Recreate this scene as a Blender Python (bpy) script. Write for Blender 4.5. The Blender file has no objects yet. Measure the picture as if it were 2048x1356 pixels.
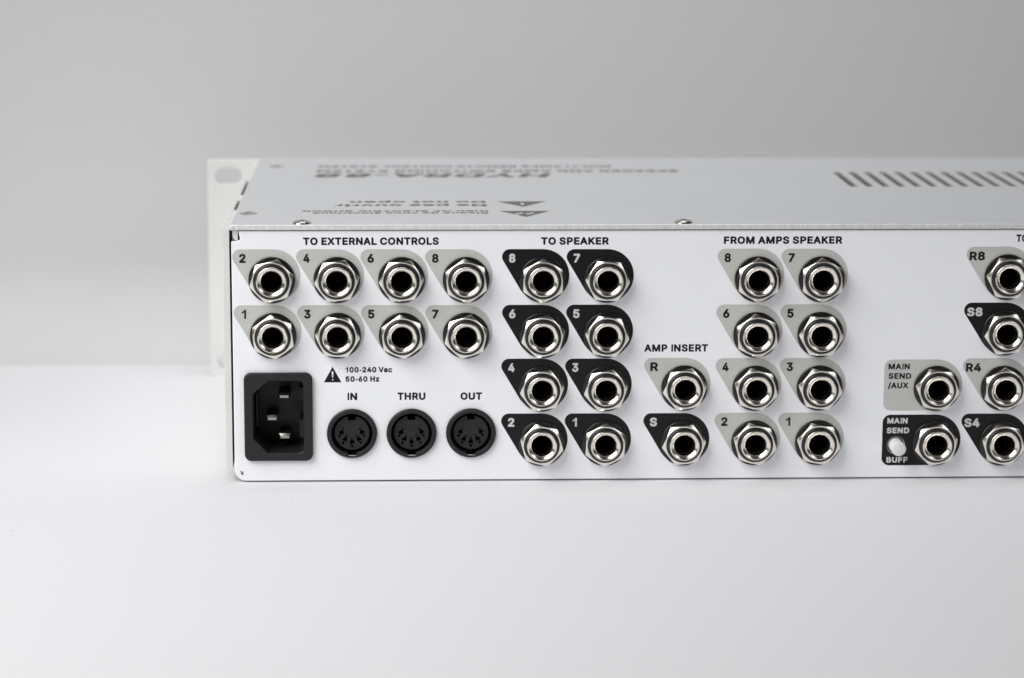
import bpy, math, json
from mathutils import Matrix, Vector
from mathutils.geometry import tessellate_polygon

# ------------------------------------------------------------------ camera, world, lights
sc = bpy.context.scene
COL = sc.collection
MM = 0.001                      # everything below is measured in millimetres

cam = bpy.data.cameras.new('camera')
cam_ob = bpy.data.objects.new('camera', cam); COL.objects.link(cam_ob); sc.camera = cam_ob
ROT = ((0.999136443, -0.041310443, 0.004451407),
       (0.003487658, 0.190141218, 0.981750556),
       (-0.041402946, -0.980887233, 0.190121097))
LOC = Vector((56.04, -847.46, 213.29))
cam_ob.matrix_world = Matrix.Translation(LOC * MM) @ Matrix(ROT).transposed().to_4x4()
cam.sensor_width = 23.6; cam.lens = 59.92
cam.clip_start = 0.05; cam.clip_end = 60
cam.dof.use_dof = True; cam.dof.focus_distance = 0.858; cam.dof.aperture_fstop = 6.2

world = bpy.data.worlds.new('World'); sc.world = world; world.use_nodes = True
bg = world.node_tree.nodes['Background']
bg.inputs[0].default_value = (0.62, 0.55, 0.47, 1); bg.inputs[1].default_value = 0.03

def softbox(name, loc, target, sx, sy, power, color, spread=180):
    l = bpy.data.lights.new(name, 'AREA'); l.shape = 'RECTANGLE'
    l.size = sx; l.size_y = sy; l.energy = power; l.color = color; l.spread = math.radians(spread)   # honeycomb grid
    o = bpy.data.objects.new(name, l); COL.objects.link(o)
    o.location = loc
    o.rotation_euler = (Vector(target) - Vector(loc)).to_track_quat('-Z', 'Y').to_euler()
softbox('softbox_left', (-0.44, -0.42, 0.53), (-0.06, -0.15, 0.0), 0.62, 0.72, 2.68, (1.0, 0.995, 0.985), 88)
softbox('softbox_right', (0.80, -0.62, 0.56), (0.14, -0.05, 0.03), 0.50, 0.42, 0.50, (0.97, 0.985, 1.0), 110)
softbox('added_wall_fill', (0.16, 0.08, 0.90), (0.16, 0.25, 0.45), 0.50, 0.20, 0.64, (0.98, 0.99, 1.0), 80)  # extra lamp, added to brighten the backdrop

sc.view_settings.view_transform = 'Standard'; sc.view_settings.look = 'None'
sc.view_settings.exposure = 0; sc.view_settings.gamma = 1
sc.cycles.max_bounces = 10; sc.cycles.diffuse_bounces = 5; sc.cycles.glossy_bounces = 5

# ------------------------------------------------------------------ materials
def mat(name, col, rough=0.5, metal=0.0, noise=None, bump=None, spec=0.5, coat=0.0, rough_var=0.0):
    m = bpy.data.materials.new(name); m.use_nodes = True
    nt = m.node_tree; b = nt.nodes['Principled BSDF']
    b.inputs['Base Color'].default_value = (*col, 1); b.inputs['Roughness'].default_value = rough
    b.inputs['Metallic'].default_value = metal; b.inputs['Specular IOR Level'].default_value = spec
    b.inputs['Coat Weight'].default_value = coat; b.inputs['Coat Roughness'].default_value = 0.08
    tc = nt.nodes.new('ShaderNodeTexCoord')
    def tex(scale, detail=4, stretch=(1, 1, 1)):
        mp = nt.nodes.new('ShaderNodeMapping'); mp.inputs['Scale'].default_value = stretch
        n = nt.nodes.new('ShaderNodeTexNoise'); n.inputs['Scale'].default_value = scale
        n.inputs['Detail'].default_value = detail
        nt.links.new(tc.outputs['Object'], mp.inputs[0]); nt.links.new(mp.outputs[0], n.inputs['Vector'])
        return n
    if noise:                                   # (scale, amount, stretch)
        n = tex(noise[0], 6, noise[2] if len(noise) > 2 else (1, 1, 1))
        mr = nt.nodes.new('ShaderNodeMapRange')
        mr.inputs['From Min'].default_value = 0.3; mr.inputs['From Max'].default_value = 0.7
        mr.inputs['To Min'].default_value = 1 - noise[1]; mr.inputs['To Max'].default_value = 1 + noise[1]
        mx = nt.nodes.new('ShaderNodeMix'); mx.data_type = 'RGBA'; mx.blend_type = 'MULTIPLY'
        mx.inputs[0].default_value = 1; mx.inputs[6].default_value = (*col, 1)
        nt.links.new(n.outputs['Fac'], mr.inputs[0]); nt.links.new(mr.outputs[0], mx.inputs[7])
        nt.links.new(mx.outputs[2], b.inputs['Base Color'])
    if rough_var:
        n = tex(90, 5)
        mr = nt.nodes.new('ShaderNodeMapRange')
        mr.inputs['From Min'].default_value = 0.3; mr.inputs['From Max'].default_value = 0.7
        mr.inputs['To Min'].default_value = rough - rough_var; mr.inputs['To Max'].default_value = rough + rough_var
        nt.links.new(n.outputs['Fac'], mr.inputs[0]); nt.links.new(mr.outputs[0], b.inputs['Roughness'])
    if bump:                                    # (scale, strength, distance in mm, stretch)
        n = tex(bump[0], 5, bump[3] if len(bump) > 3 else (1, 1, 1))
        bp = nt.nodes.new('ShaderNodeBump'); bp.inputs['Strength'].default_value = bump[1]
        bp.inputs['Distance'].default_value = bump[2] * MM
        nt.links.new(n.outputs['Fac'], bp.inputs['Height']); nt.links.new(bp.outputs[0], b.inputs['Normal'])
    return m

M_BACK = mat('sweep_paper_dimmed', (0.62, 0.62, 0.622), 0.85, noise=(4, 0.018), bump=(700, 0.08, 0.05), spec=0.2)  # rising part of the sweep, greyer to imitate weaker light there
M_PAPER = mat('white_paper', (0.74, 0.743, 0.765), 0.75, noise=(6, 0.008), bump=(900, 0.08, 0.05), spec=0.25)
M_PANEL = mat('white_enamel', (0.90, 0.91, 0.945), 0.30, bump=(260, 0.03, 0.03), rough_var=0.012, noise=(40, 0.004))
M_LID = mat('light_grey_enamel', (0.58, 0.59, 0.61), 0.36, bump=(300, 0.06, 0.05), rough_var=0.05, noise=(30, 0.01))
M_RAW = mat('cut_aluminium', (0.84, 0.85, 0.84), 0.42, 0.45, noise=(1100, 0.10, (1, 1, 0.5)), bump=(1500, 0.35, 0.06))
M_PLATE = mat('matt_aluminium', (0.81, 0.815, 0.795), 0.5, 0.35, noise=(50, 0.03), bump=(900, 0.15, 0.05), rough_var=0.06)
M_NICKEL = mat('nickel', (0.88, 0.835, 0.765), 0.22, 1.0)
M_STEEL = mat('zinc_steel', (0.72, 0.70, 0.66), 0.22, 1.0)
M_BLADE = mat('dull_plated_steel', (0.42, 0.41, 0.38), 0.3, 1.0)
M_BLACK = mat('black_plastic', (0.016, 0.016, 0.018), 0.30, bump=(900, 0.12, 0.03), rough_var=0.05)
M_WASHER = mat('black_washer', (0.010, 0.010, 0.011), 0.22, bump=(500, 0.10, 0.03))
M_SOCK = mat('satin_black_plastic', (0.016, 0.016, 0.017), 0.46, spec=0.35, bump=(1500, 0.25, 0.03), rough_var=0.06, noise=(400, 0.12))
M_BORE = mat('bore_black', (0.004, 0.004, 0.004), 0.6)
M_GREY = mat('grey_ink', (0.54, 0.54, 0.52), 0.42, noise=(2600, 0.10), rough_var=0.04)
M_INKB = mat('black_ink', (0.008, 0.008, 0.009), 0.30, spec=0.25, rough_var=0.04)
M_TEXT = mat('dark_lettering_ink', (0.009, 0.010, 0.015), 0.4, spec=0.25)
M_TEXTL = mat('light_lettering_ink', (0.64, 0.64, 0.63), 0.4)
M_LIDINK = mat('olive_grey_ink', (0.12, 0.116, 0.10), 0.45)
M_BUTTON = mat('grey_white_plastic', (0.78, 0.78, 0.77), 0.35)
M_CUT = mat('darkened_cut_metal', (0.38, 0.37, 0.33), 0.5, 0.3, noise=(800, 0.15))  # slot walls: shade put into the colour so the slots look deeper
M_INNER = mat('inner_metal', (0.30, 0.29, 0.26), 0.5, 0.5)

# ------------------------------------------------------------------ mesh helpers
class MB:
    """collects faces, then links them as one mesh object"""
    def __init__(s): s.v = []; s.f = []; s.m = []
    def vert(s, p): s.v.append((p[0] * MM, p[1] * MM, p[2] * MM)); return len(s.v) - 1
    def face(s, idx, m=0): s.f.append(tuple(idx)); s.m.append(m)
    def loopstrip(s, A, B, m=0):
        n = len(A)
        for i in range(n): s.face((A[i], A[(i + 1) % n], B[(i + 1) % n], B[i]), m)
    def fill(s, loops, fn, m=0, flip=False):
        """triangulate outer loop with holes; fn maps (u,v)->xyz"""
        pts = [p for l in loops for p in l]
        tri = tessellate_polygon([[Vector((u, v, 0)) for u, v in l] for l in loops])
        ids = [s.vert(fn(*p)) for p in pts]
        for t in tri:
            (ax, ay), (bx, by), (cx, cy) = (pts[k] for k in t)
            ar = (bx - ax) * (cy - ay) - (by - ay) * (cx - ax)
            if abs(ar) < 1e-9: continue
            t = t if (ar > 0) != flip else t[::-1]
            s.face([ids[k] for k in t], m)
    def build(s, name, mats, parent=None, smooth=35, label=None):
        me = bpy.data.meshes.new(name); me.from_pydata(s.v, [], s.f)
        for m in (mats if isinstance(mats, (list, tuple)) else [mats]): me.materials.append(m)
        me.polygons.foreach_set('material_index', s.m)
        me.validate(); me.update()
        if smooth:
            me.shade_smooth(); me.set_sharp_from_angle(angle=math.radians(smooth))
        o = bpy.data.objects.new(name, me); COL.objects.link(o)
        if parent: o.parent = parent
        if label: o['label'] = label
        return o

def area(l): return sum(l[i - 1][0] * l[i][1] - l[i][0] * l[i - 1][1] for i in range(len(l))) / 2
def ccw(l): return l if area(l) > 0 else l[::-1]
def circle(cx, cy, r, n=64): return [(cx + r * math.cos(2 * math.pi * i / n), cy + r * math.sin(2 * math.pi * i / n)) for i in range(n)]
def arc(cx, cy, r, a0, a1, n=10):
    return [(cx + r * math.cos(math.radians(a0 + (a1 - a0) * i / n)), cy + r * math.sin(math.radians(a0 + (a1 - a0) * i / n))) for i in range(n + 1)]
def rrect(x0, y0, x1, y1, r, n=8):
    return arc(x1 - r, y0 + r, r, -90, 0, n) + arc(x1 - r, y1 - r, r, 0, 90, n) + arc(x0 + r, y1 - r, r, 90, 180, n) + arc(x0 + r, y0 + r, r, 180, 270, n)
def inset(l, d):
    """move a ccw loop inwards by d"""
    out = []; n = len(l)
    for i in range(n):
        p0, p, p1 = l[i - 1], l[i], l[(i + 1) % n]
        def nrm(a, b):
            dx, dy = b[0] - a[0], b[1] - a[1]; L = math.hypot(dx, dy) or 1; return (-dy / L, dx / L)
        a, b = nrm(p0, p), nrm(p, p1); mx, my = a[0] + b[0], a[1] + b[1]
        k = mx * mx + my * my
        if k < 1e-6: out.append(p); continue
        out.append((p[0] + mx * 2 * d / k, p[1] + my * 2 * d / k))
    return out

XZ = lambda d: (lambda u, v: (u, d, v))         # plane facing the viewer at depth d
XY = lambda z: (lambda u, v: (u, v, z))         # plane facing up
YZ = lambda x: (lambda u, v: (x, u, v))

def plate(mb, outer, holes, plane, front, back, bevel=0.0, mf=0, ms=0, hole_bevel=0.0, close_back=True, mh=None):
    """solid plate: outline with holes between two offsets of a plane family"""
    outer = ccw(outer); holes = [ccw(h) for h in holes]
    sgn = 1 if back > front else -1
    fo = inset(outer, bevel) if bevel else outer
    fh = [inset(h, -hole_bevel) if hole_bevel else h for h in holes]
    test = plane(front)
    mb.fill([fo] + fh, test, mf)
    if close_back: mb.fill([outer] + holes, plane(back), ms)
    def walls(l, lf, bv, ms=ms):
        A = [mb.vert(plane(front)(*p)) for p in lf]
        if bv:
            Bm = [mb.vert(plane(front + sgn * bv)(*p)) for p in l]; mb.loopstrip(A, Bm, ms)
            A = Bm
        B = [mb.vert(plane(back)(*p)) for p in l]; mb.loopstrip(A, B, ms)
    walls(outer, fo, bevel)
    for h, hf in zip(holes, fh): walls(h, hf, hole_bevel, ms if mh is None else mh)

def lathe(mb, cx, cz, prof, n=64, m=0):
    """prof: (radius, height towards the viewer)"""
    rings = []
    for r, h in prof:
        if r == 0: rings.append([mb.vert((cx, -h, cz))] * n)
        else: rings.append([mb.vert((cx + r * math.cos(2 * math.pi * i / n), -h, cz + r * math.sin(2 * math.pi * i / n))) for i in range(n)])
    for A, B in zip(rings, rings[1:]):
        for i in range(n):
            j = (i + 1) % n
            q = [A[i], A[j], B[j], B[i]]
            q = [k for t, k in enumerate(q) if k not in q[:t]]
            if len(q) > 2: mb.face(q, m)

def box(mb, x0, x1, y0, y1, z0, z1, m=0, bevel=0):
    plate(mb, [(x0, z0), (x1, z0), (x1, z1), (x0, z1)], [], XZ, y0, y1, bevel=bevel, mf=m, ms=m)

# ------------------------------------------------------------------ lettering
GLYPHS = json.loads(r'''{" ":[0.188],"-":[0.293,[37,121,256,121,256,235,37,235]],"/":[0.297,[-3,-110,78,-114,106,-92,272,526,269,550,246,569,168,569,142,544,-23,-68,-20,-92]],"0":[0.501,[208,-44,264,-42,306,-30,344,-8,376,22,420,100,443,226,434,358,398,454,366,497,330,526,288,545,246,553,198,552,147,538,108,515,78,487,33,406,11,286,20,148,52,58,78,21,120,-15,162,-35],[222,88,192,99,168,132,153,184,147,256,153,328,168,377,192,410,228,421,258,412,286,376,301,322,306,250,300,184,282,126,258,97]],"1":[0.452,[320,-38,208,-38,208,383,172,351,122,320,64,298,64,399,122,427,175,468,213,515,229,547,320,547]],"2":[0.501,[66,-38,390,-38,410,-32,425,-14,426,64,408,90,243,100,377,250,404,298,417,346,416,406,396,461,360,505,306,538,228,553,156,543,86,502,44,442,28,358,36,338,54,326,144,328,162,346,175,400,204,419,258,414,276,397,282,376,278,346,252,306,30,64,29,-14,42,-31]],"3":[0.501,[197,-44,276,-39,342,-13,390,29,422,88,430,160,412,226,371,280,301,322,408,448,409,520,384,545,66,547,46,538,33,520,32,448,48,421,66,414,205,412,123,316,119,244,125,226,150,210,252,202,276,186,288,166,291,136,281,112,258,95,228,88,168,100,152,118,140,154,120,168,36,169,9,148,6,130,15,82,54,18,120,-26]],"4":[0.501,[282,-38,348,-38,372,-24,381,-2,381,64,427,70,449,94,451,166,432,195,382,202,381,322,368,346,342,356,263,352,344,490,348,514,341,532,324,544,246,547,216,531,7,178,2,106,12,79,36,68,240,67,246,-14,261,-32],[174,202,240,314,242,202]],"5":[0.501,[201,-44,276,-38,336,-12,384,31,418,94,428,148,425,208,410,256,379,304,342,338,294,361,246,371,180,370,186,414,366,414,392,424,404,448,404,514,396,532,378,545,96,547,72,538,60,520,29,256,35,232,60,215,132,208,186,234,234,237,267,220,287,184,289,148,278,118,258,98,234,89,204,90,180,100,165,118,152,154,132,167,54,168,36,160,24,142,32,76,70,16,126,-24]],"6":[0.501,[207,-44,282,-38,342,-10,392,40,421,106,424,196,396,270,336,327,261,352,358,496,356,526,330,546,246,546,222,532,78,318,46,256,31,208,28,124,61,40,93,4,126,-20],[216,87,192,96,174,115,164,172,174,200,192,218,240,226,264,215,280,196,288,142,264,99,240,88]],"7":[0.501,[102,-38,174,-37,198,-19,426,436,428,514,408,542,60,547,42,541,28,526,24,448,45,418,262,412,60,10,69,-26]],"8":[0.501,[204,-44,294,-37,366,-4,417,52,438,118,437,160,426,202,378,268,416,346,419,394,408,442,383,484,348,517,294,544,246,553,192,551,132,533,85,502,52,460,35,412,33,364,45,316,74,268,32,214,14,148,27,70,63,16,120,-23],[216,88,185,94,162,111,154,130,157,160,174,181,198,193,234,197,264,190,295,160,294,118,264,93],[222,328,180,346,171,370,174,394,204,419,252,418,278,394,278,358,258,335]],"A":[0.528,[18,-38,90,-38,113,-26,160,100,168,104,318,102,360,-15,384,-36,468,-38,486,-30,498,-15,498,16,313,520,294,542,198,547,168,526,-20,10,-12,-25],[210,237,240,323,269,238]],"B":[0.504,[66,-38,264,-38,324,-29,390,1,438,58,455,118,452,178,433,226,397,268,430,328,433,406,407,472,348,523,300,541,240,547,54,546,26,526,22,-2,36,-29],[168,95,163,106,168,193,270,191,294,181,312,160,315,124,294,102],[168,323,163,328,164,412,258,412,292,394,296,358,276,333,246,324]],"C":[0.558,[246,-44,342,-35,426,8,483,76,511,160,504,182,486,196,396,196,378,183,362,142,342,117,312,99,270,91,210,105,167,148,143,220,146,304,169,364,210,404,264,418,318,407,356,376,381,322,402,311,480,311,500,322,510,340,488,424,438,490,366,535,282,553,222,550,174,537,132,517,90,485,50,436,26,388,3,280,5,202,16,148,60,58,96,18,150,-18]],"D":[0.55,[66,-38,246,-37,324,-22,405,22,456,82,485,148,496,202,492,334,476,388,451,436,414,480,372,511,324,532,252,546,54,546,26,526,22,-2,36,-29],[168,95,163,100,164,412,240,413,282,404,324,376,353,322,361,256,350,178,326,136,288,108,246,97]],"E":[0.467,[66,-38,378,-38,408,-20,413,64,390,92,163,100,165,190,360,191,390,213,393,292,372,320,168,324,163,334,168,414,372,414,398,424,410,448,410,514,390,542,60,547,42,542,26,526,22,-2,36,-29]],"F":[0.458,[66,-38,132,-37,160,-14,163,178,168,183,348,183,379,202,384,280,372,306,348,316,168,316,163,322,163,406,168,414,372,414,390,420,404,436,407,454,407,514,390,540,372,547,60,547,42,542,26,526,22,-2,36,-29]],"G":[0.568,[247,-44,354,-32,431,10,462,41,492,88,515,178,515,262,492,291,282,294,260,286,247,268,248,184,276,162,369,160,354,128,312,98,258,91,204,109,167,148,143,220,146,304,168,364,210,404,264,418,318,406,353,376,381,322,402,311,486,312,511,340,491,418,438,489,366,535,282,553,221,550,174,538,126,514,90,486,50,436,25,388,3,280,5,202,16,148,60,57,96,18,150,-19]],"H":[0.565,[66,-38,132,-37,160,-14,163,190,168,194,354,191,354,-2,360,-20,378,-35,396,-38,462,-38,489,-20,495,-2,495,508,480,539,462,546,390,547,360,529,354,508,354,328,348,327,164,328,163,508,156,530,126,547,54,546,30,532,22,508,22,-2,36,-29]],"I":[0.226,[59,-38,173,-38,173,547,59,547]],"K":[0.515,[66,-38,132,-37,157,-20,163,-2,163,148,192,183,352,-32,450,-38,480,-21,487,-2,480,21,293,286,480,488,486,514,468,541,366,547,342,540,168,353,162,514,155,532,132,546,60,547,30,532,22,508,22,-2,36,-29]],"L":[0.441,[66,-38,366,-38,389,-26,399,-2,399,64,378,91,163,100,162,514,150,537,126,547,48,545,30,532,22,514,22,-2,36,-29]],"M":[0.676,[66,-38,132,-37,157,-14,162,209,251,-14,270,-34,348,-37,372,-23,462,203,472,-20,504,-38,570,-38,595,-26,606,-2,606,508,594,536,570,547,474,547,446,532,318,204,312,203,180,534,156,546,60,547,30,532,22,508,22,-2,36,-29]],"N":[0.571,[66,-38,132,-37,160,-14,168,273,360,-27,384,-38,468,-38,496,-20,501,-2,501,508,486,539,468,546,390,546,362,520,360,228,162,537,138,547,60,547,30,532,22,508,22,-2,36,-29]],"O":[0.581,[246,-44,312,-41,360,-29,442,22,474,59,507,118,530,226,530,286,518,358,471,454,426,500,384,527,288,553,222,550,174,537,132,517,90,484,51,436,26,388,3,286,12,166,35,100,60,58,96,19,150,-18],[240,94,192,118,160,160,143,220,144,292,159,346,192,391,234,413,288,416,336,396,372,352,390,292,389,214,374,160,342,118,294,94]],"P":[0.493,[66,-38,132,-37,157,-20,168,148,276,150,330,164,384,198,424,250,446,328,438,412,403,478,348,522,294,541,234,547,54,546,26,526,22,-2,36,-29],[168,280,163,286,163,412,252,413,293,394,304,370,306,340,288,296,252,282]],"R":[0.497,[66,-38,132,-37,157,-20,163,-2,163,154,168,160,222,160,227,154,333,-32,432,-38,462,-16,462,16,367,190,414,238,436,280,447,334,442,400,408,475,348,524,294,541,234,547,54,546,26,526,22,-2,36,-29],[168,293,163,298,163,412,252,413,295,394,307,346,302,322,288,305,252,294]],"S":[0.495,[180,-44,282,-42,354,-16,412,34,443,106,439,190,422,226,396,256,336,294,192,340,155,364,155,388,168,404,192,416,228,420,282,405,296,388,305,358,324,342,408,341,433,358,439,382,431,424,397,484,336,530,264,551,174,549,96,518,42,466,15,394,15,352,26,310,72,251,132,217,276,172,306,148,305,124,288,104,258,91,216,87,159,106,134,160,114,173,30,174,6,157,0,136,6,97,42,26,96,-18]],"T":[0.497,[198,-38,264,-37,292,-14,296,412,420,414,443,424,455,448,454,514,432,544,30,547,8,538,-5,520,-6,448,12,419,153,412,155,-2,168,-29]],"U":[0.565,[223,-44,306,-43,378,-20,438,25,476,82,494,154,495,508,491,526,474,543,390,547,359,526,352,154,324,109,270,90,204,102,179,124,165,154,158,526,144,541,120,547,54,546,26,526,22,172,36,94,62,46,102,4,156,-27]],"V":[0.528,[204,-38,288,-37,313,-14,499,496,498,523,480,543,390,546,365,532,240,184,114,532,90,546,12,546,-17,526,-19,496,169,-14,183,-32]],"W":[0.734,[156,-38,234,-38,263,-20,342,267,426,-24,456,-38,534,-38,558,-26,707,502,696,536,672,547,600,547,573,532,492,230,416,520,402,539,384,546,306,547,276,532,192,236,114,529,84,547,12,546,-12,534,-21,502,118,-8,132,-30]],"X":[0.522,[24,-38,96,-38,114,-31,234,139,360,-31,378,-38,456,-38,486,-23,494,-2,490,16,322,262,479,490,482,520,468,540,444,547,354,541,240,382,126,540,108,547,30,547,-1,532,-8,514,-4,490,153,262,-16,16,-20,-2,-12,-23,6,-36]],"Y":[0.52,[204,-38,276,-37,303,-14,306,196,488,490,491,520,469,544,378,547,357,538,234,349,114,539,96,546,12,546,-17,526,-17,490,165,196,166,-8,180,-30]],"a":[0.437,[127,-44,192,-44,246,-26,270,-37,342,-38,364,-26,374,-8,375,256,367,310,351,346,327,376,258,414,180,422,102,404,42,364,5,304,5,280,17,262,85,238,33,208,3,166,-7,112,2,52,21,16,52,-14],[144,88,130,100,138,119,236,136,230,112,210,92,180,84],[138,252,134,256,145,274,180,292,222,288,237,268]],"c":[0.444,[176,-44,252,-42,322,-14,372,34,401,100,398,118,384,134,306,155,282,148,252,100,222,86,174,92,147,124,136,166,137,220,150,258,174,284,210,292,240,285,259,268,276,235,300,224,378,243,398,268,387,316,348,370,300,402,240,420,150,415,82,382,30,322,-1,232,1,130,31,52,58,16,96,-15]],"d":[0.472,[166,-44,234,-43,282,-23,306,-37,378,-37,407,-14,410,508,402,532,384,545,306,546,281,532,273,514,270,407,198,422,120,408,54,360,13,292,-1,232,-4,184,2,124,20,70,48,23,78,-6,120,-31],[186,87,162,101,144,130,135,172,137,220,148,256,166,280,186,290,216,291,243,280,264,250,273,208,272,160,262,124,246,100,222,87]],"e":[0.452,[179,-44,258,-42,324,-17,378,32,403,88,391,118,365,130,396,141,409,166,405,250,380,322,354,360,318,390,276,411,228,421,144,414,78,379,23,310,-2,226,2,124,38,40,96,-15],[186,88,156,106,144,131,277,130,246,91],[150,260,168,282,204,292,235,286,259,262]],"h":[0.458,[54,-38,120,-37,149,-14,153,244,168,276,204,291,240,283,256,256,258,-2,264,-20,288,-37,360,-38,384,-27,395,-2,395,256,373,340,336,387,288,413,222,422,156,408,150,520,138,538,120,546,42,545,24,534,15,514,15,-2,25,-26]],"i":[0.215,[54,-38,126,-36,144,-23,152,-2,152,382,128,418,156,448,164,490,141,538,114,556,90,561,60,558,33,544,13,520,4,490,12,448,39,418,21,400,15,382,15,-2,25,-26]],"l":[0.237,[110,-38,192,-34,211,-20,219,4,201,76,180,91,152,94,150,520,126,545,48,546,24,534,15,514,16,64,27,22,48,-8,73,-26]],"n":[0.458,[54,-38,120,-37,149,-14,153,244,168,276,204,291,240,283,256,256,258,-2,264,-20,282,-35,300,-38,366,-37,389,-20,395,4,390,292,366,352,316,400,276,416,228,422,180,416,144,402,120,416,48,417,21,400,15,376,15,-2,25,-26]],"o":[0.463,[176,-44,264,-39,336,-4,385,52,416,142,413,250,384,325,324,388,246,419,150,415,82,382,30,322,-1,232,1,130,31,52,58,16,96,-15],[186,87,162,102,144,130,135,172,137,220,149,256,168,280,192,290,222,291,247,280,269,250,280,208,279,160,269,124,246,95,222,86]],"p":[0.472,[34,-176,120,-180,144,-166,152,-146,153,-32,228,-46,300,-33,360,5,402,64,418,106,428,166,419,268,382,346,318,402,270,418,228,422,180,416,144,401,120,416,48,417,18,395,15,-146],[204,87,179,100,160,130,152,214,176,274,198,289,228,291,258,280,277,256,289,214,289,166,280,130,261,100,234,86]],"q":[0.472,[292,-176,378,-180,398,-170,409,-152,409,388,399,406,378,417,306,417,282,402,222,421,144,416,72,378,21,310,-3,214,7,106,48,23,108,-26,192,-46,234,-43,270,-30,273,-146],[186,87,162,101,144,130,135,172,137,220,148,256,166,280,186,290,216,291,243,280,264,250,273,208,272,160,262,124,246,100,222,87]],"r":[0.307,[54,-38,120,-37,149,-14,153,250,162,269,180,282,252,285,276,303,281,388,274,406,258,419,198,422,144,406,114,417,48,417,30,410,18,394,15,-2,25,-26]],"s":[0.413,[148,-44,228,-42,292,-20,342,23,367,82,366,136,348,180,318,211,266,238,350,262,362,286,353,322,330,361,303,388,228,419,156,421,84,397,33,352,11,298,10,256,25,208,56,172,95,148,24,130,6,118,-2,94,6,58,26,22,60,-11,99,-32],[156,87,137,100,120,138,229,106,223,94,204,86],[228,249,162,265,147,280,174,294,210,291,242,250]],"t":[0.275,[129,-38,216,-37,239,-26,250,-8,232,76,210,91,168,88,164,100,164,286,216,291,234,304,241,322,242,382,222,413,166,418,163,478,148,502,126,509,60,509,42,501,29,484,25,418,-12,413,-29,394,-31,322,-12,294,27,286,27,88,38,34,75,-14]],"u":[0.458,[137,-38,204,-42,264,-23,294,-38,360,-38,390,-19,395,382,376,412,294,417,264,400,258,382,257,136,240,102,204,88,168,98,154,124,152,382,146,400,120,417,54,417,33,412,18,395,15,136,24,70,42,30,66,0,96,-22]],"v":[0.437,[168,-38,234,-37,262,-14,408,370,406,394,390,412,300,417,276,404,192,193,111,406,90,417,12,417,-18,394,-17,364,127,-14,144,-33]],"z":[0.428,[42,-38,342,-38,371,-20,377,58,360,88,342,94,210,94,204,100,368,316,370,382,354,411,330,417,48,417,16,400,10,322,24,293,42,285,175,280,6,59,6,-14,21,-32]],"é":[0.452,[179,-44,258,-42,319,-20,371,22,402,82,396,113,365,130,396,141,409,166,406,244,392,298,344,370,265,418,330,520,325,550,300,567,222,567,198,556,141,442,138,412,90,388,50,352,20,304,2,250,-1,142,30,52,58,16,96,-15],[186,88,156,106,144,131,277,130,246,91],[150,260,168,282,204,292,235,286,259,262]]}''')
CAP = max(GLYPHS['H'][1][1::2]) / 1000.0; BASE = min(GLYPHS['H'][1][1::2]) / 1000.0
def text(mb, s, x, y, width, cap, fn, slant=0.0, m=0, align='L'):
    """one line of lettering: left end x, baseline y, total width and cap height in mm"""
    pen = 0; items = []
    for ch in s:
        g = GLYPHS[ch]
        loops = [[(l[i] / 1000 + pen, l[i + 1] / 1000) for i in range(0, len(l), 2)] for l in g[1:]]
        items.append(loops); pen += g[0]
    xs = [p[0] for it in items for l in it for p in l]; x0, x1 = min(xs), max(xs)
    ky = cap / (CAP - BASE); kx = width / (x1 - x0) if width else ky
    if align == 'C': x -= (x1 - x0) * kx / 2
    for it in items:
        lp = [[(x + (px - x0) * kx + slant * (py - BASE) * ky, y + (py - BASE) * ky) for px, py in l] for l in it]
        outers = [l for l in lp if area(l) * sum(1 for _ in [0]) and not inside_any(l, lp)]
        for o in outers:
            hs = [h for h in lp if h is not o and pip(h[0], o)]
            mb.fill([o] + hs, fn, m)
def pip(p, poly):
    c = False; j = len(poly) - 1
    for i in range(len(poly)):
        (xi, yi), (xj, yj) = poly[i], poly[j]
        if (yi > p[1]) != (yj > p[1]) and p[0] < (xj - xi) * (p[1] - yi) / (yj - yi) + xi: c = not c
        j = i
    return c
def inside_any(l, lp): return any(q is not l and pip(l[0], q) for q in lp)

# ------------------------------------------------------------------ setting: paper sweep
mb = MB()
def sheet(name, prof, m):
    mb = MB()
    rows = [[mb.vert((x, y, z + 0.45)) for x in (-2600, -800, 0, 800, 2600)] for y, z in prof]
    for A, B in zip(rows, rows[1:]):
        for i in range(4): mb.face((A[i], A[i + 1], B[i + 1], B[i]))
    o = mb.build(name, m, smooth=60); o['kind'] = 'structure'
bend = [(188 + 42 * math.sin(a), 42 - 42 * math.cos(a)) for a in [math.radians(86 * i / 20) for i in range(21)]]
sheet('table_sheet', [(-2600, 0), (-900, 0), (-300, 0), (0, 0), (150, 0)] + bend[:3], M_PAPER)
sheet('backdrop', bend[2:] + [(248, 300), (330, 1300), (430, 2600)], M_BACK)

# a few grains of dust and fibre on the table
mb = MB()
for k, (x, y, a, b, t) in enumerate([(6.7, -10.4, .16, .10, .3), (7.3, -8.0, .13, .12, 1), (19, -22, .30, .07, .2), (112, -30, .15, .10, 2), (-40, -35, .45, .06, .4), (-66, -60, .5, .07, .1),
                                     (150, -42, .14, .1, 0), (60, -64, .3, .06, 2.8), (214, -55, .35, .06, .5), (-82, 60, .3, .08, 0), (-20, 36, .3, .07, .6), (88, -78, .16, .12, 0)]):
    n = 8; c, s_ = math.cos(t), math.sin(t)
    top = mb.vert((x, y, 0.45 + 0.12)); ring = []
    for i in range(n):
        u, v = a * math.cos(i * math.pi / 4) * (1 + 0.25 * math.sin(3 * i + k)), b * math.sin(i * math.pi / 4)
        ring.append(mb.vert((x + u * c - v * s_, y + u * s_ + v * c, 0.451)))
    for i in range(n): mb.face((ring[i], ring[(i + 1) % n], top))
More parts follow.
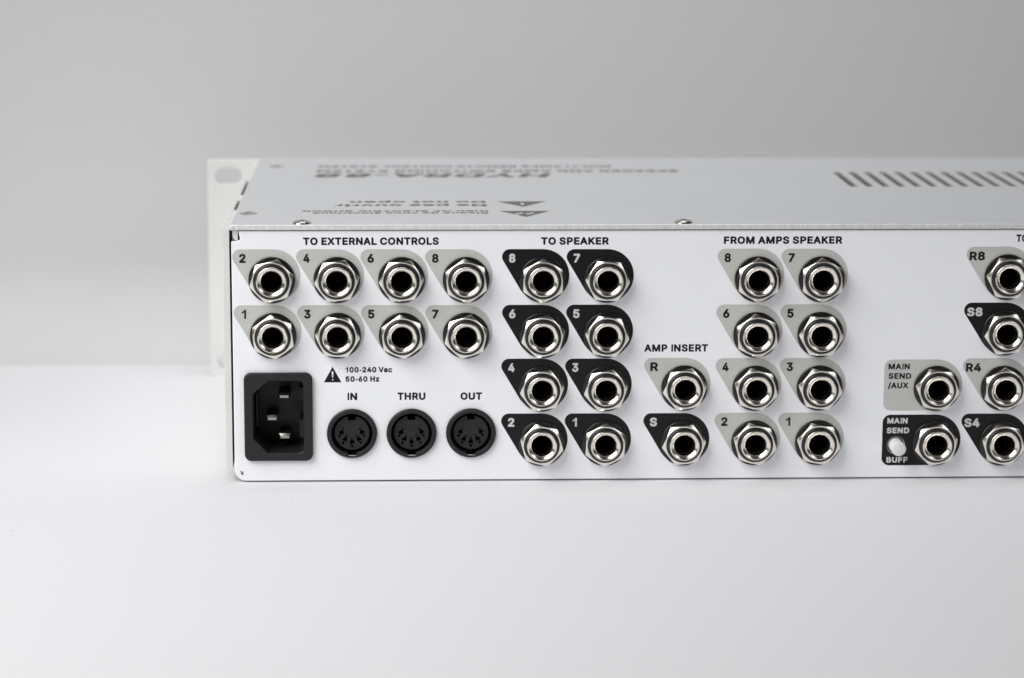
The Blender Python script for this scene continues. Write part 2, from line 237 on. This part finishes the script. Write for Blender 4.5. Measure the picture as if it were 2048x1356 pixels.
dust = mb.build('dust', mat('grey_dust', (0.16, 0.16, 0.17), 0.8), smooth=0)
dust['kind'] = 'stuff'; dust['label'] = 'tiny grey grains of dust on the white table in front of the unit'

# ------------------------------------------------------------------ the rack unit
unit = bpy.data.objects.new('rack_unit', None); COL.objects.link(unit)
unit['label'] = 'white and silver rack unit seen from behind, rear panel full of jack sockets'
unit['category'] = 'rack unit'

W = 432.0          # chassis width
D = 174.5          # depth up to the front plate

JACKS = [  # x, z of the axis, nut turn (degrees clockwise), badge text, badge ink
 (12.5, 69.1, 16, '2', 'g'), (33.9, 69.1, 23.5, '4', 'g'), (55.2, 69.05, 25.8, '6', 'g'), (76.5, 69.0, -6, '8', 'g'),
 (12.7, 50.4, -6, '1', 'g'), (34.0, 50.4, -26, '3', 'g'), (55.3, 50.35, -6, '5', 'g'), (76.5, 50.3, 12.4, '7', 'g'),
 (101.9, 69.0, 0.5, '8', 'k'), (123.3, 68.95, -27, '7', 'k'), (102.0, 50.3, 14.6, '6', 'k'), (123.3, 50.3, -22.5, '5', 'k'),
 (101.8, 32.1, 21.8, '4', 'k'), (123.1, 32.05, 19, '3', 'k'), (101.8, 13.4, -15.5, '2', 'k'), (123.1, 13.35, 2, '1', 'k'),
 (173.4, 69.0, 0, '8', 'g'), (194.7, 68.95, -1, '7', 'g'), (173.3, 50.2, -5.6, '6', 'g'), (194.8, 50.2, -29, '5', 'g'),
 (173.4, 32.0, -14.3, '4', 'g'), (195.0, 32.0, -21, '3', 'g'), (173.4, 13.3, -15.4, '2', 'g'), (194.9, 13.25, -19.6, '1', 'g'),
 (149.5, 32.2, 20, 'R', 'g'), (149.5, 13.3, 22.5, 'S', 'k'),
 (257.0, 69.5, -26, 'R8', 'g'), (256.9, 50.6, 24.5, 'S8', 'k'), (257.2, 31.65, 1.5, 'R4', 'g'), (257.4, 12.65, -17, 'S4', 'k'),
 (234.5, 31.7, -21.8, 'MA', 'g'), (234.6, 12.8, 15, 'MS', 'k'),
]
DINS = [(38.5, 17.2, 'IN'), (58.35, 17.2, 'THRU'), (78.2, 17.2, 'OUT')]
BTN = (221.45, 12.1)
IEC = (2.8, 8.1, 25.5, 38.0)

# rear panel: white enamelled sheet with all its cut-outs, rounded lower corner
# slit beside the corner tab
outer = [(-0.65, 81.9), (-0.65, 5.0)] + arc(3.15, 4.8, 3.8, 180, 270, 10) + arc(W - 3.15, 4.8, 3.8, 270, 360, 8) + [(W + 0.65, 85.45), (1.7, 85.45), (2.2, 83.1), (2.2, 82.5), (1.3, 81.95), (0.4, 81.95)]
holes = [circle(x, z, 6.0, 32) for x, z, *_ in JACKS] + [circle(x, z, 7.6, 40) for x, z, _ in DINS]
holes += [circle(BTN[0], BTN[1], 2.95, 32), rrect(IEC[0] + 2, IEC[1] + 2, IEC[2] - 2, IEC[3] - 2, 1)]
holes += [[(1.2, 4.5), (2.2, 4.15), (2.15, 2.75), (1.4, 3.2)]]
mb = MB(); plate(mb, outer, holes, XZ, 0, 1.5, bevel=0.22, hole_bevel=0.08)
rear = mb.build('rear_panel', M_PANEL, unit)

# folded end of the lid flange, in the upper corner of the rear panel
mb = MB(); plate(mb, [(-0.2, 85.6), (-0.2, 83.6), (0.1, 82.9), (0.7, 82.35), (1.5, 82.0), (1.5, 85.6)], [], XZ, 0.25, 6.0, bevel=0.15)
mb.build('corner_tab', M_RAW, unit)

# base tray with side walls
mb = MB(); box(mb, 1.6, W - 1.6, 1.6, D, 1.0, 2.4)
box(mb, -0.4, 0.9, 1.6, D, 4.6, 85.3); box(mb, W - 0.9, W + 0.4, 1.6, D, 4.6, 85.3)
tray = mb.build('base_tray', M_INNER, unit, smooth=0)

# side plates (inner layer notched along the top edge)
def side(xo, xm, xi):
    mb = MB(); s = 1 if xi > xo else -1
    plate(mb, [(0, 5.2), (D, 5.2), (D, 86.0), (0, 86.0)], [], YZ, xo, xm, bevel=0.12)
    prof = [(0, 5.2), (D, 5.2), (D, 86.0), (121, 86.0), (121, 78), (83, 78), (83, 86.0), (68.5, 86.0), (68.5, 78), (45, 78), (45, 86.0), (0, 86.0)]
    plate(mb, prof, [], YZ, xm, xi, bevel=0.0)
    return mb.build('side_plate', M_PLATE, unit, smooth=0)
side(-3.5, -2.7, -1.35); side(W + 3.5, W + 2.7, W + 1.35)

# lid with its row of ventilation slots
SLOTS = []
for i in range(24):
    x = 219.9 + 5.9 * i
    SLOTS.append([(x, 93.0), (x + 2.5, 93.0)] + arc(x + 1.25, 133.8, 1.25, 0, 180, 8))
mb = MB()
plate(mb, [(-1.0, -0.6), (W + 1.0, -0.6), (W + 1.0, D - 0.1), (-1.0, D - 0.1)], SLOTS, XY, 87.5, 85.85, bevel=0.18, mf=0, ms=1, hole_bevel=0.1, mh=2)
lid = mb.build('lid', [M_LID, M_RAW, M_CUT], unit, smooth=30)
# rounded folded end of the lid edge
mb = MB(); box(mb, -1.05, 0.3, -0.85, 0.6, 85.75, 87.42, bevel=0.25)
mb.build('lid_corner', M_PLATE, unit)

# front plate with rack ears
EW = 21.3
def ob(cx, cz, hw, r): return arc(cx + hw - r, cz, r, -90, 90, 12) + arc(cx - hw + r, cz, r, 90, 270, 12)
mb = MB()
hol = [ob(x, z, 5.25, 3.3) for x in (-13.0, W + 13.0) for z in (81.0, 6.6)]
plate(mb, rrect(-EW, 0.5, W + EW, 87.3, 0.9, 4), hol, XZ, D, D + 4.0, bevel=0.2, hole_bevel=0.15)
mb.build('front_plate', M_PLATE, unit)

# screws on the lid: pan heads with a six-lobed recess
def screw(x, y, r=3.0, turn=0, h=1.0):
    mb = MB(); z0 = 87.5
    n = 48
    def ring(rf, z): return [mb.vert((x + rf(a) * math.cos(a), y + rf(a) * math.sin(a), z)) for a in [2 * math.pi * i / n for i in range(n)]]
    lobe = lambda a: 1.0 + 0.18 * math.cos(6 * (a + turn))
    rs = [ring(lambda a: r + 0.25, z0 + 0.02), ring(lambda a: r, z0 + h * 0.35), ring(lambda a: r * 0.93, z0 + h * 0.62), ring(lambda a: r * 0.75, z0 + h * 0.9),
          ring(lambda a: 1.8, z0 + h * 1.0), ring(lobe, z0 + h * 0.98), ring(lambda a: lobe(a) * 0.9, z0 - 0.3)]
    for A, B in zip(rs, rs[1:]): mb.loopstrip(A, B)
    mb.face(rs[-1])
    mb.build('screw', M_STEEL, unit, smooth=25)
screw(22.4, 3.3); screw(148.7, 3.5, turn=0.3); screw(3.6, 26.0, 2.9, 0.5, 0.45); screw(7.0, 153, 2.7, 0.2, 0.4)
screw(275.0, 3.5, turn=0.1); screw(401.0, 3.5, turn=0.4)

# printed badges with their lettering
def badge(x, z, kind, ink):
    hol = [circle(x, z, 6.6, 32)]
    if x < 30: x += 0.6       # the print sits a little off the holes at this end
    elif x < 40: x += 0.2
    if kind in ('MA', 'MS'):
        x0, x1 = 216.75, x + 9.15
        r = 8.75; cz = z + 1.1
        out = [(x0 + 2.6, cz - r)] + arc(x, cz, r, -90, 90, 28) + arc(x0 + 2.6, cz + r - 2.6, 2.6, 90, 180, 8) + arc(x0 + 2.6, cz - r + 2.6, 2.6, 180, 270, 8)[:-1]
        if kind == 'MS': hol.append(circle(BTN[0], BTN[1], 3.05, 32))
    else:
        R, r = 8.8, 2.55; cx, cz = x, z + 1.45
        sx, sz = x - 10.95 - (0.45 if len(kind) > 1 else 0), z + 1.45 + R - r
        # hull of the two circles (common top tangent is level)
        d = math.hypot(sx - cx, sz - cz); base = math.degrees(math.atan2(sz - cz, sx - cx)); off = math.degrees(math.acos((R - r) / d))
        a_lo = base + off
        out = arc(cx, cz, R, a_lo - 360, 90, 40) + arc(sx, sz, r, 90, a_lo, 14)
    mb = MB(); mb.fill([ccw(out)] + hol, XZ(-0.03))
    b = mb.build('badge', M_GREY if ink == 'g' else M_INKB, unit, smooth=0,
                 label=('light grey' if ink == 'g' else 'black') + (' badge with squared left end' if kind in ('MA', 'MS') else ' teardrop badge'))
    tm = M_TEXT if ink == 'g' else M_TEXTL
    mb = MB(); f = XZ(-0.06)
    if kind == 'MA':
        text(mb, 'MAIN', 218.1, 38.2, 7.2, 2.0, f); text(mb, 'SEND', 218.2, 34.95, 7.7, 2.0, f); text(mb, '/AUX', 218.1, 31.7, 6.9, 2.0, f)
    elif kind == 'MS':
        text(mb, 'MAIN', 218.3, 19.6, 6.9, 1.95, f); text(mb, 'SEND', 218.2, 16.25, 7.6, 1.95, f); text(mb, 'BUFF', 218.4, 6.1, 7.2, 1.95, f)
    elif len(kind) == 2:
        text(mb, kind, x - 10.35, z + 5.65, 5.2, 2.95, f, align='C')
    else:
        text(mb, kind, x - 10.15, z + 5.75, {'1': 1.45, 'R': 2.6, 'S': 2.45}.get(kind, 2.15), 3.0, f, align='C')
    mb.build('lettering', tm, b, smooth=0)

# jack socket: plastic barrel > washer, hexagonal nut, nickel ferrule
def jack(x, z, turn):
    mb = MB()
    lathe(mb, x, z, [(6.0, -1.4), (5.72, 0.2), (5.72, 3.75), (5.6, 3.95), (5.4, 4.05), (4.9, 4.05), (4.9, 2.0), (3.31, 2.0), (3.31, -22), (0, -22)], 64)
    j = mb.build('jack_socket', M_BLACK, unit)
    mb = MB(); lathe(mb, x, z, [(7.72, 0.05), (7.72, 0.55), (7.66, 0.68), (7.52, 0.79), (7.38, 0.82), (5.75, 0.82), (5.75, 0.1)], 72)
    mb.build('washer', M_WASHER, j)
    mb = MB(); n = 96; ap = 6.5
    ang = [math.radians(90 - turn) + 2 * math.pi * i / n for i in range(n)]
    def hexr(i):
        a = (2 * math.pi * i / n) % (math.pi / 3) - math.pi / 6
        return min(ap / math.cos(a), 7.42)
    def ring(rf, hf): return [mb.vert((x + rf(i) * math.cos(ang[i]), -hf(i), z + rf(i) * math.sin(ang[i]))) for i in range(n)]
    cr = 6.38; top = 3.55
    drop = lambda i: top - (hexr(i) - cr) * math.tan(math.radians(33))
    rs = [ring(lambda i: 5.8, lambda i: 0.9), ring(lambda i: 5.8, lambda i: top - 0.25), ring(lambda i: 6.0, lambda i: top), ring(lambda i: cr, lambda i: top),
          ring(lambda i: cr + (hexr(i) - cr) * 0.97, lambda i: top - (hexr(i) - cr) * 0.97 * math.tan(math.radians(33))),
          ring(lambda i: hexr(i), lambda i: drop(i) - 0.09), ring(hexr, lambda i: 0.84)]
    for A, B in zip(rs, rs[1:]): mb.loopstrip(A, B)
    mb.build('nut', M_NICKEL, j, smooth=28)
    mb = MB(); lathe(mb, x, z, [(5.0, 3.9), (5.0, 4.85), (4.95, 5.0), (4.83, 5.1), (4.66, 5.13), (4.48, 5.07), (4.3, 4.95), (4.05, 4.76), (3.8, 4.56), (3.6, 4.36), (3.45, 4.14), (3.36, 3.8), (3.32, 3.2), (3.32, 1.9)], 72)
    mb.build('ferrule', M_NICKEL, j, smooth=50)

for x, z, t, k, ink in JACKS:
    badge(x, z, k, ink); jack(x, z, t)

# five-pole round sockets: ring > insert, contact spring
def din(x, z):
    mb = MB(); rin = 6.83; rn = 7.75; hw = 1.45
    a = math.degrees(math.asin(hw / rin)); b = math.degrees(math.asin(hw / rn))
    inner = arc(x, z, rin, -90 + a, 270 - a, 60) + arc(x, z, rn, 270 - b, 270 + b, 6)
    plate(mb, circle(x, z, 8.35, 72), [inner], XZ, -1.25, 7.0, bevel=0.35, hole_bevel=0.15)
    s = mb.build('round_socket', M_SOCK, unit, smooth=25)
    mb = MB(); ro = 5.85
    a = math.degrees(math.asin(1.27 / ro))
    out = arc(x, z, ro, 90 + a, 450 - a, 60) + [(x + 1.27, z + 4.35), (x - 1.27, z + 4.35)]
    hol = []
    for px, pz, t in [(-3.55, 0.05, -27), (-2.4, -2.35, -28), (0, -3.3, 0), (2.35, -2.3, 29), (3.4, 0.1, 31)]:
        # round hole with a slot through it
        r, w, L = 0.78, 0.36, 1.72
        e = math.degrees(math.asin(w / r))
        kh = arc(0, 0, r, -90 + e, 90 - e, 8) + [(w, L), (-w, L)] + arc(0, 0, r, 90 + e, 270 - e, 8) + [(-w, -L), (w, -L)]
        c, s_ = math.cos(math.radians(t)), math.sin(math.radians(t))
        hol.append([(x + px + u * c - v * s_, z + pz + u * s_ + v * c) for u, v in kh])
    plate(mb, out, hol, XZ, 0.55, 6.5, bevel=0.1, ms=0)
    mb.build('insert', M_SOCK, s, smooth=25)
    mb = MB(); lathe(mb, x, z, [(8.0, -6.9), (0, -6.9)], 40); mb.build('socket_back', M_BORE, s)
    mb = MB(); box(mb, x - 1.35, x + 1.45, -0.6, 4, z - 7.72, z - 7.42)
    for px, pz, t in [(-3.55, 0.05, -27), (-2.4, -2.35, -28), (0, -3.3, 0), (2.35, -2.3, 29), (3.4, 0.1, 31)]:
        for v in (-0.72, 1.1):
            u = 0.0; c, s_ = math.cos(math.radians(t)), math.sin(math.radians(t))
            cx, cz = x + px - v * s_, z + pz + v * c
            k = mb
            box(k, cx - 0.16, cx + 0.16, 1.0, 4, cz - 0.14, cz + 0.14, bevel=0.1)
    mb.build('contact', M_STEEL, s, smooth=0)
for x, z, t in DINS: din(x, z)

# mains inlet: flange and cavity > three blades
x0, z0, x1, z1 = IEC
mb = MB()
ap = [(10.7, 10.75)] + arc(20.5, 12.75, 2.0, -90, 0, 6) + arc(20.5, 33.4, 2.0, 0, 90, 6) + [(10.9, 35.4), (5.8, 30.9), (5.8, 15.8)]
plate(mb, rrect(x0, z0, x1, z1, 2.3), [ap], XZ, -1.6, 0.0, bevel=0.35, hole_bevel=0.25, close_back=False)
ap2 = inset(ccw(ap), 0.15)
A = [mb.vert((u, 0.0, v)) for u, v in ccw(ap)]; B = [mb.vert((u, 15.5, v)) for u, v in ap2]
mb.loopstrip(A, B); mb.fill([ap2], XZ(15.5))
# ribs and keys moulded inside the cavity
box(mb, 20.9, 22.4, 6.0, 15.4, 27.5, 31.5); box(mb, 20.9, 22.4, 6.0, 15.4, 14.5, 20.5)
box(mb, 6.4, 6.9, 7.0, 15.4, 18.5, 29.5)
inlet = mb.build('power_inlet', M_SOCK, unit, smooth=25)
for bx, bz in [(15.75, 28.55), (11.65, 20.95), (15.85, 14.65)]:
    mb = MB(); plate(mb, rrect(bx - 1.95, bz - 0.95, bx + 1.95, bz + 0.95, 0.15, 2), [], XZ, 7.2, 15.4, bevel=0.0)
    # tapered tip
    P = rrect(bx - 1.95, bz - 0.95, bx + 1.95, bz + 0.95, 0.15, 2); Q = rrect(bx - 1.45, bz - 0.62, bx + 1.45, bz + 0.22, 0.1, 2)
    a = [mb.vert((u, 7.19, v)) for u, v in P]; b = [mb.vert((u, 6.55, v)) for u, v in Q]
    mb.loopstrip(a, b); mb.face(b)
    mb.build('blade', M_BLADE, inlet, smooth=20)

# push button
mb = MB(); lathe(mb, BTN[0], BTN[1], [(2.4, -6), (2.4, 5.75), (2.32, 5.95), (2.15, 6.05), (0, 6.05)], 48)
mb.build('push_button', M_BUTTON, unit)

# lettering printed on the rear panel
def word(s, x, zb, w, cap):
    mb = MB(); text(mb, s, x, zb, w, cap, XZ(-0.05)); mb.build('lettering', M_TEXT, rear, smooth=0)
word('TO EXTERNAL CONTROLS', 22.9, 80.75, 44.6, 2.5)
word('TO SPEAKER', 101.25, 80.7, 22.4, 2.5)
word('FROM AMPS SPEAKER', 161.85, 80.85, 39.4, 2.5)
word('TO', 259.5, 81.35, 3.9, 2.5)
word('AMP INSERT', 135.95, 44.55, 21.3, 2.5)
word('100-240 Vac', 36.5, 37.9, 15.5, 1.85)
word('50-60 Hz', 36.5, 34.75, 11.2, 1.85)
word('IN', 37.1, 28.5, 3.2, 2.5)
word('THRU', 53.7, 28.5, 9.3, 2.5)
word('OUT', 74.7, 28.45, 7.2, 2.5)
mb = MB(); bang = [[(32.02, 36.2), (32.36, 36.2), (32.5, 38.3), (31.88, 38.3)], circle(32.19, 35.5, 0.25, 10)]
mb.fill([[(29.3, 34.6), (35.1, 34.6), (32.2, 39.85)]] + bang, XZ(-0.05)); mb.build('warning_triangle', M_TEXT, rear, smooth=0)

# lettering printed on the lid, reading from the front edge
LZ = 87.54
def lidword(s, xr, yb, w, cap, slant=0.0):
    mb = MB(); text(mb, s, 0, 0, w, cap, lambda u, v: (xr - u, yb - v, LZ), slant=slant)
    mb.build('lettering', M_LIDINK, lid, smooth=0)
lidword('Risque de choc électrique', 84.7, 28.0, 59.6, 3.0)
lidword('RISK OF ELECTRIC SHOCK', 84.7, 32.9, 63.4, 2.9)
lidword('Ne pas ouvrir', 84.7, 47.8, 52.6, 5.0)
lidword('Do not open', 84.6, 55.9, 47.3, 4.8)
lidword('HYDRA-88', 112.0, 131.5, 88.0, 11.5, 0.22)
lidword('SPEAKER AND AMPS SWITCHING SYSTEM', 161.0, 141.6, 138.0, 6.0)
lidword('MULTI AMPS REMOTE CONTROL SYSTEM', 136.2, 155.0, 113.0, 5.5)
def tri(xc, yb, ya, marks):
    mb = MB(); mb.fill([[(xc - 8.6, yb), (xc, ya), (xc + 8.6, yb)]] + marks, XY(LZ)); mb.build('warning_triangle', M_LIDINK, lid, smooth=0)
tri(97.2, 54.6, 41.2, [[(96.6, 52.8), (97.8, 52.8), (97.8, 51.8), (96.6, 51.8)], [(96.8, 50.8), (97.6, 50.8), (97.9, 45.8), (96.5, 45.8)]])
def bolt(x, y, k=1.0):
    return [(x + k * u, y + k * v) for u, v in [(0, 0), (1.0, 2.6), (2.3, 2.0), (1.6, 4.6), (3.0, 7.4), (0.9, 5.2), (0.5, 3.9), (-0.9, 4.3)]]
tri(97.2, 31.1, 17.0, [bolt(94.3, 21.8), bolt(98.0, 21.8)])
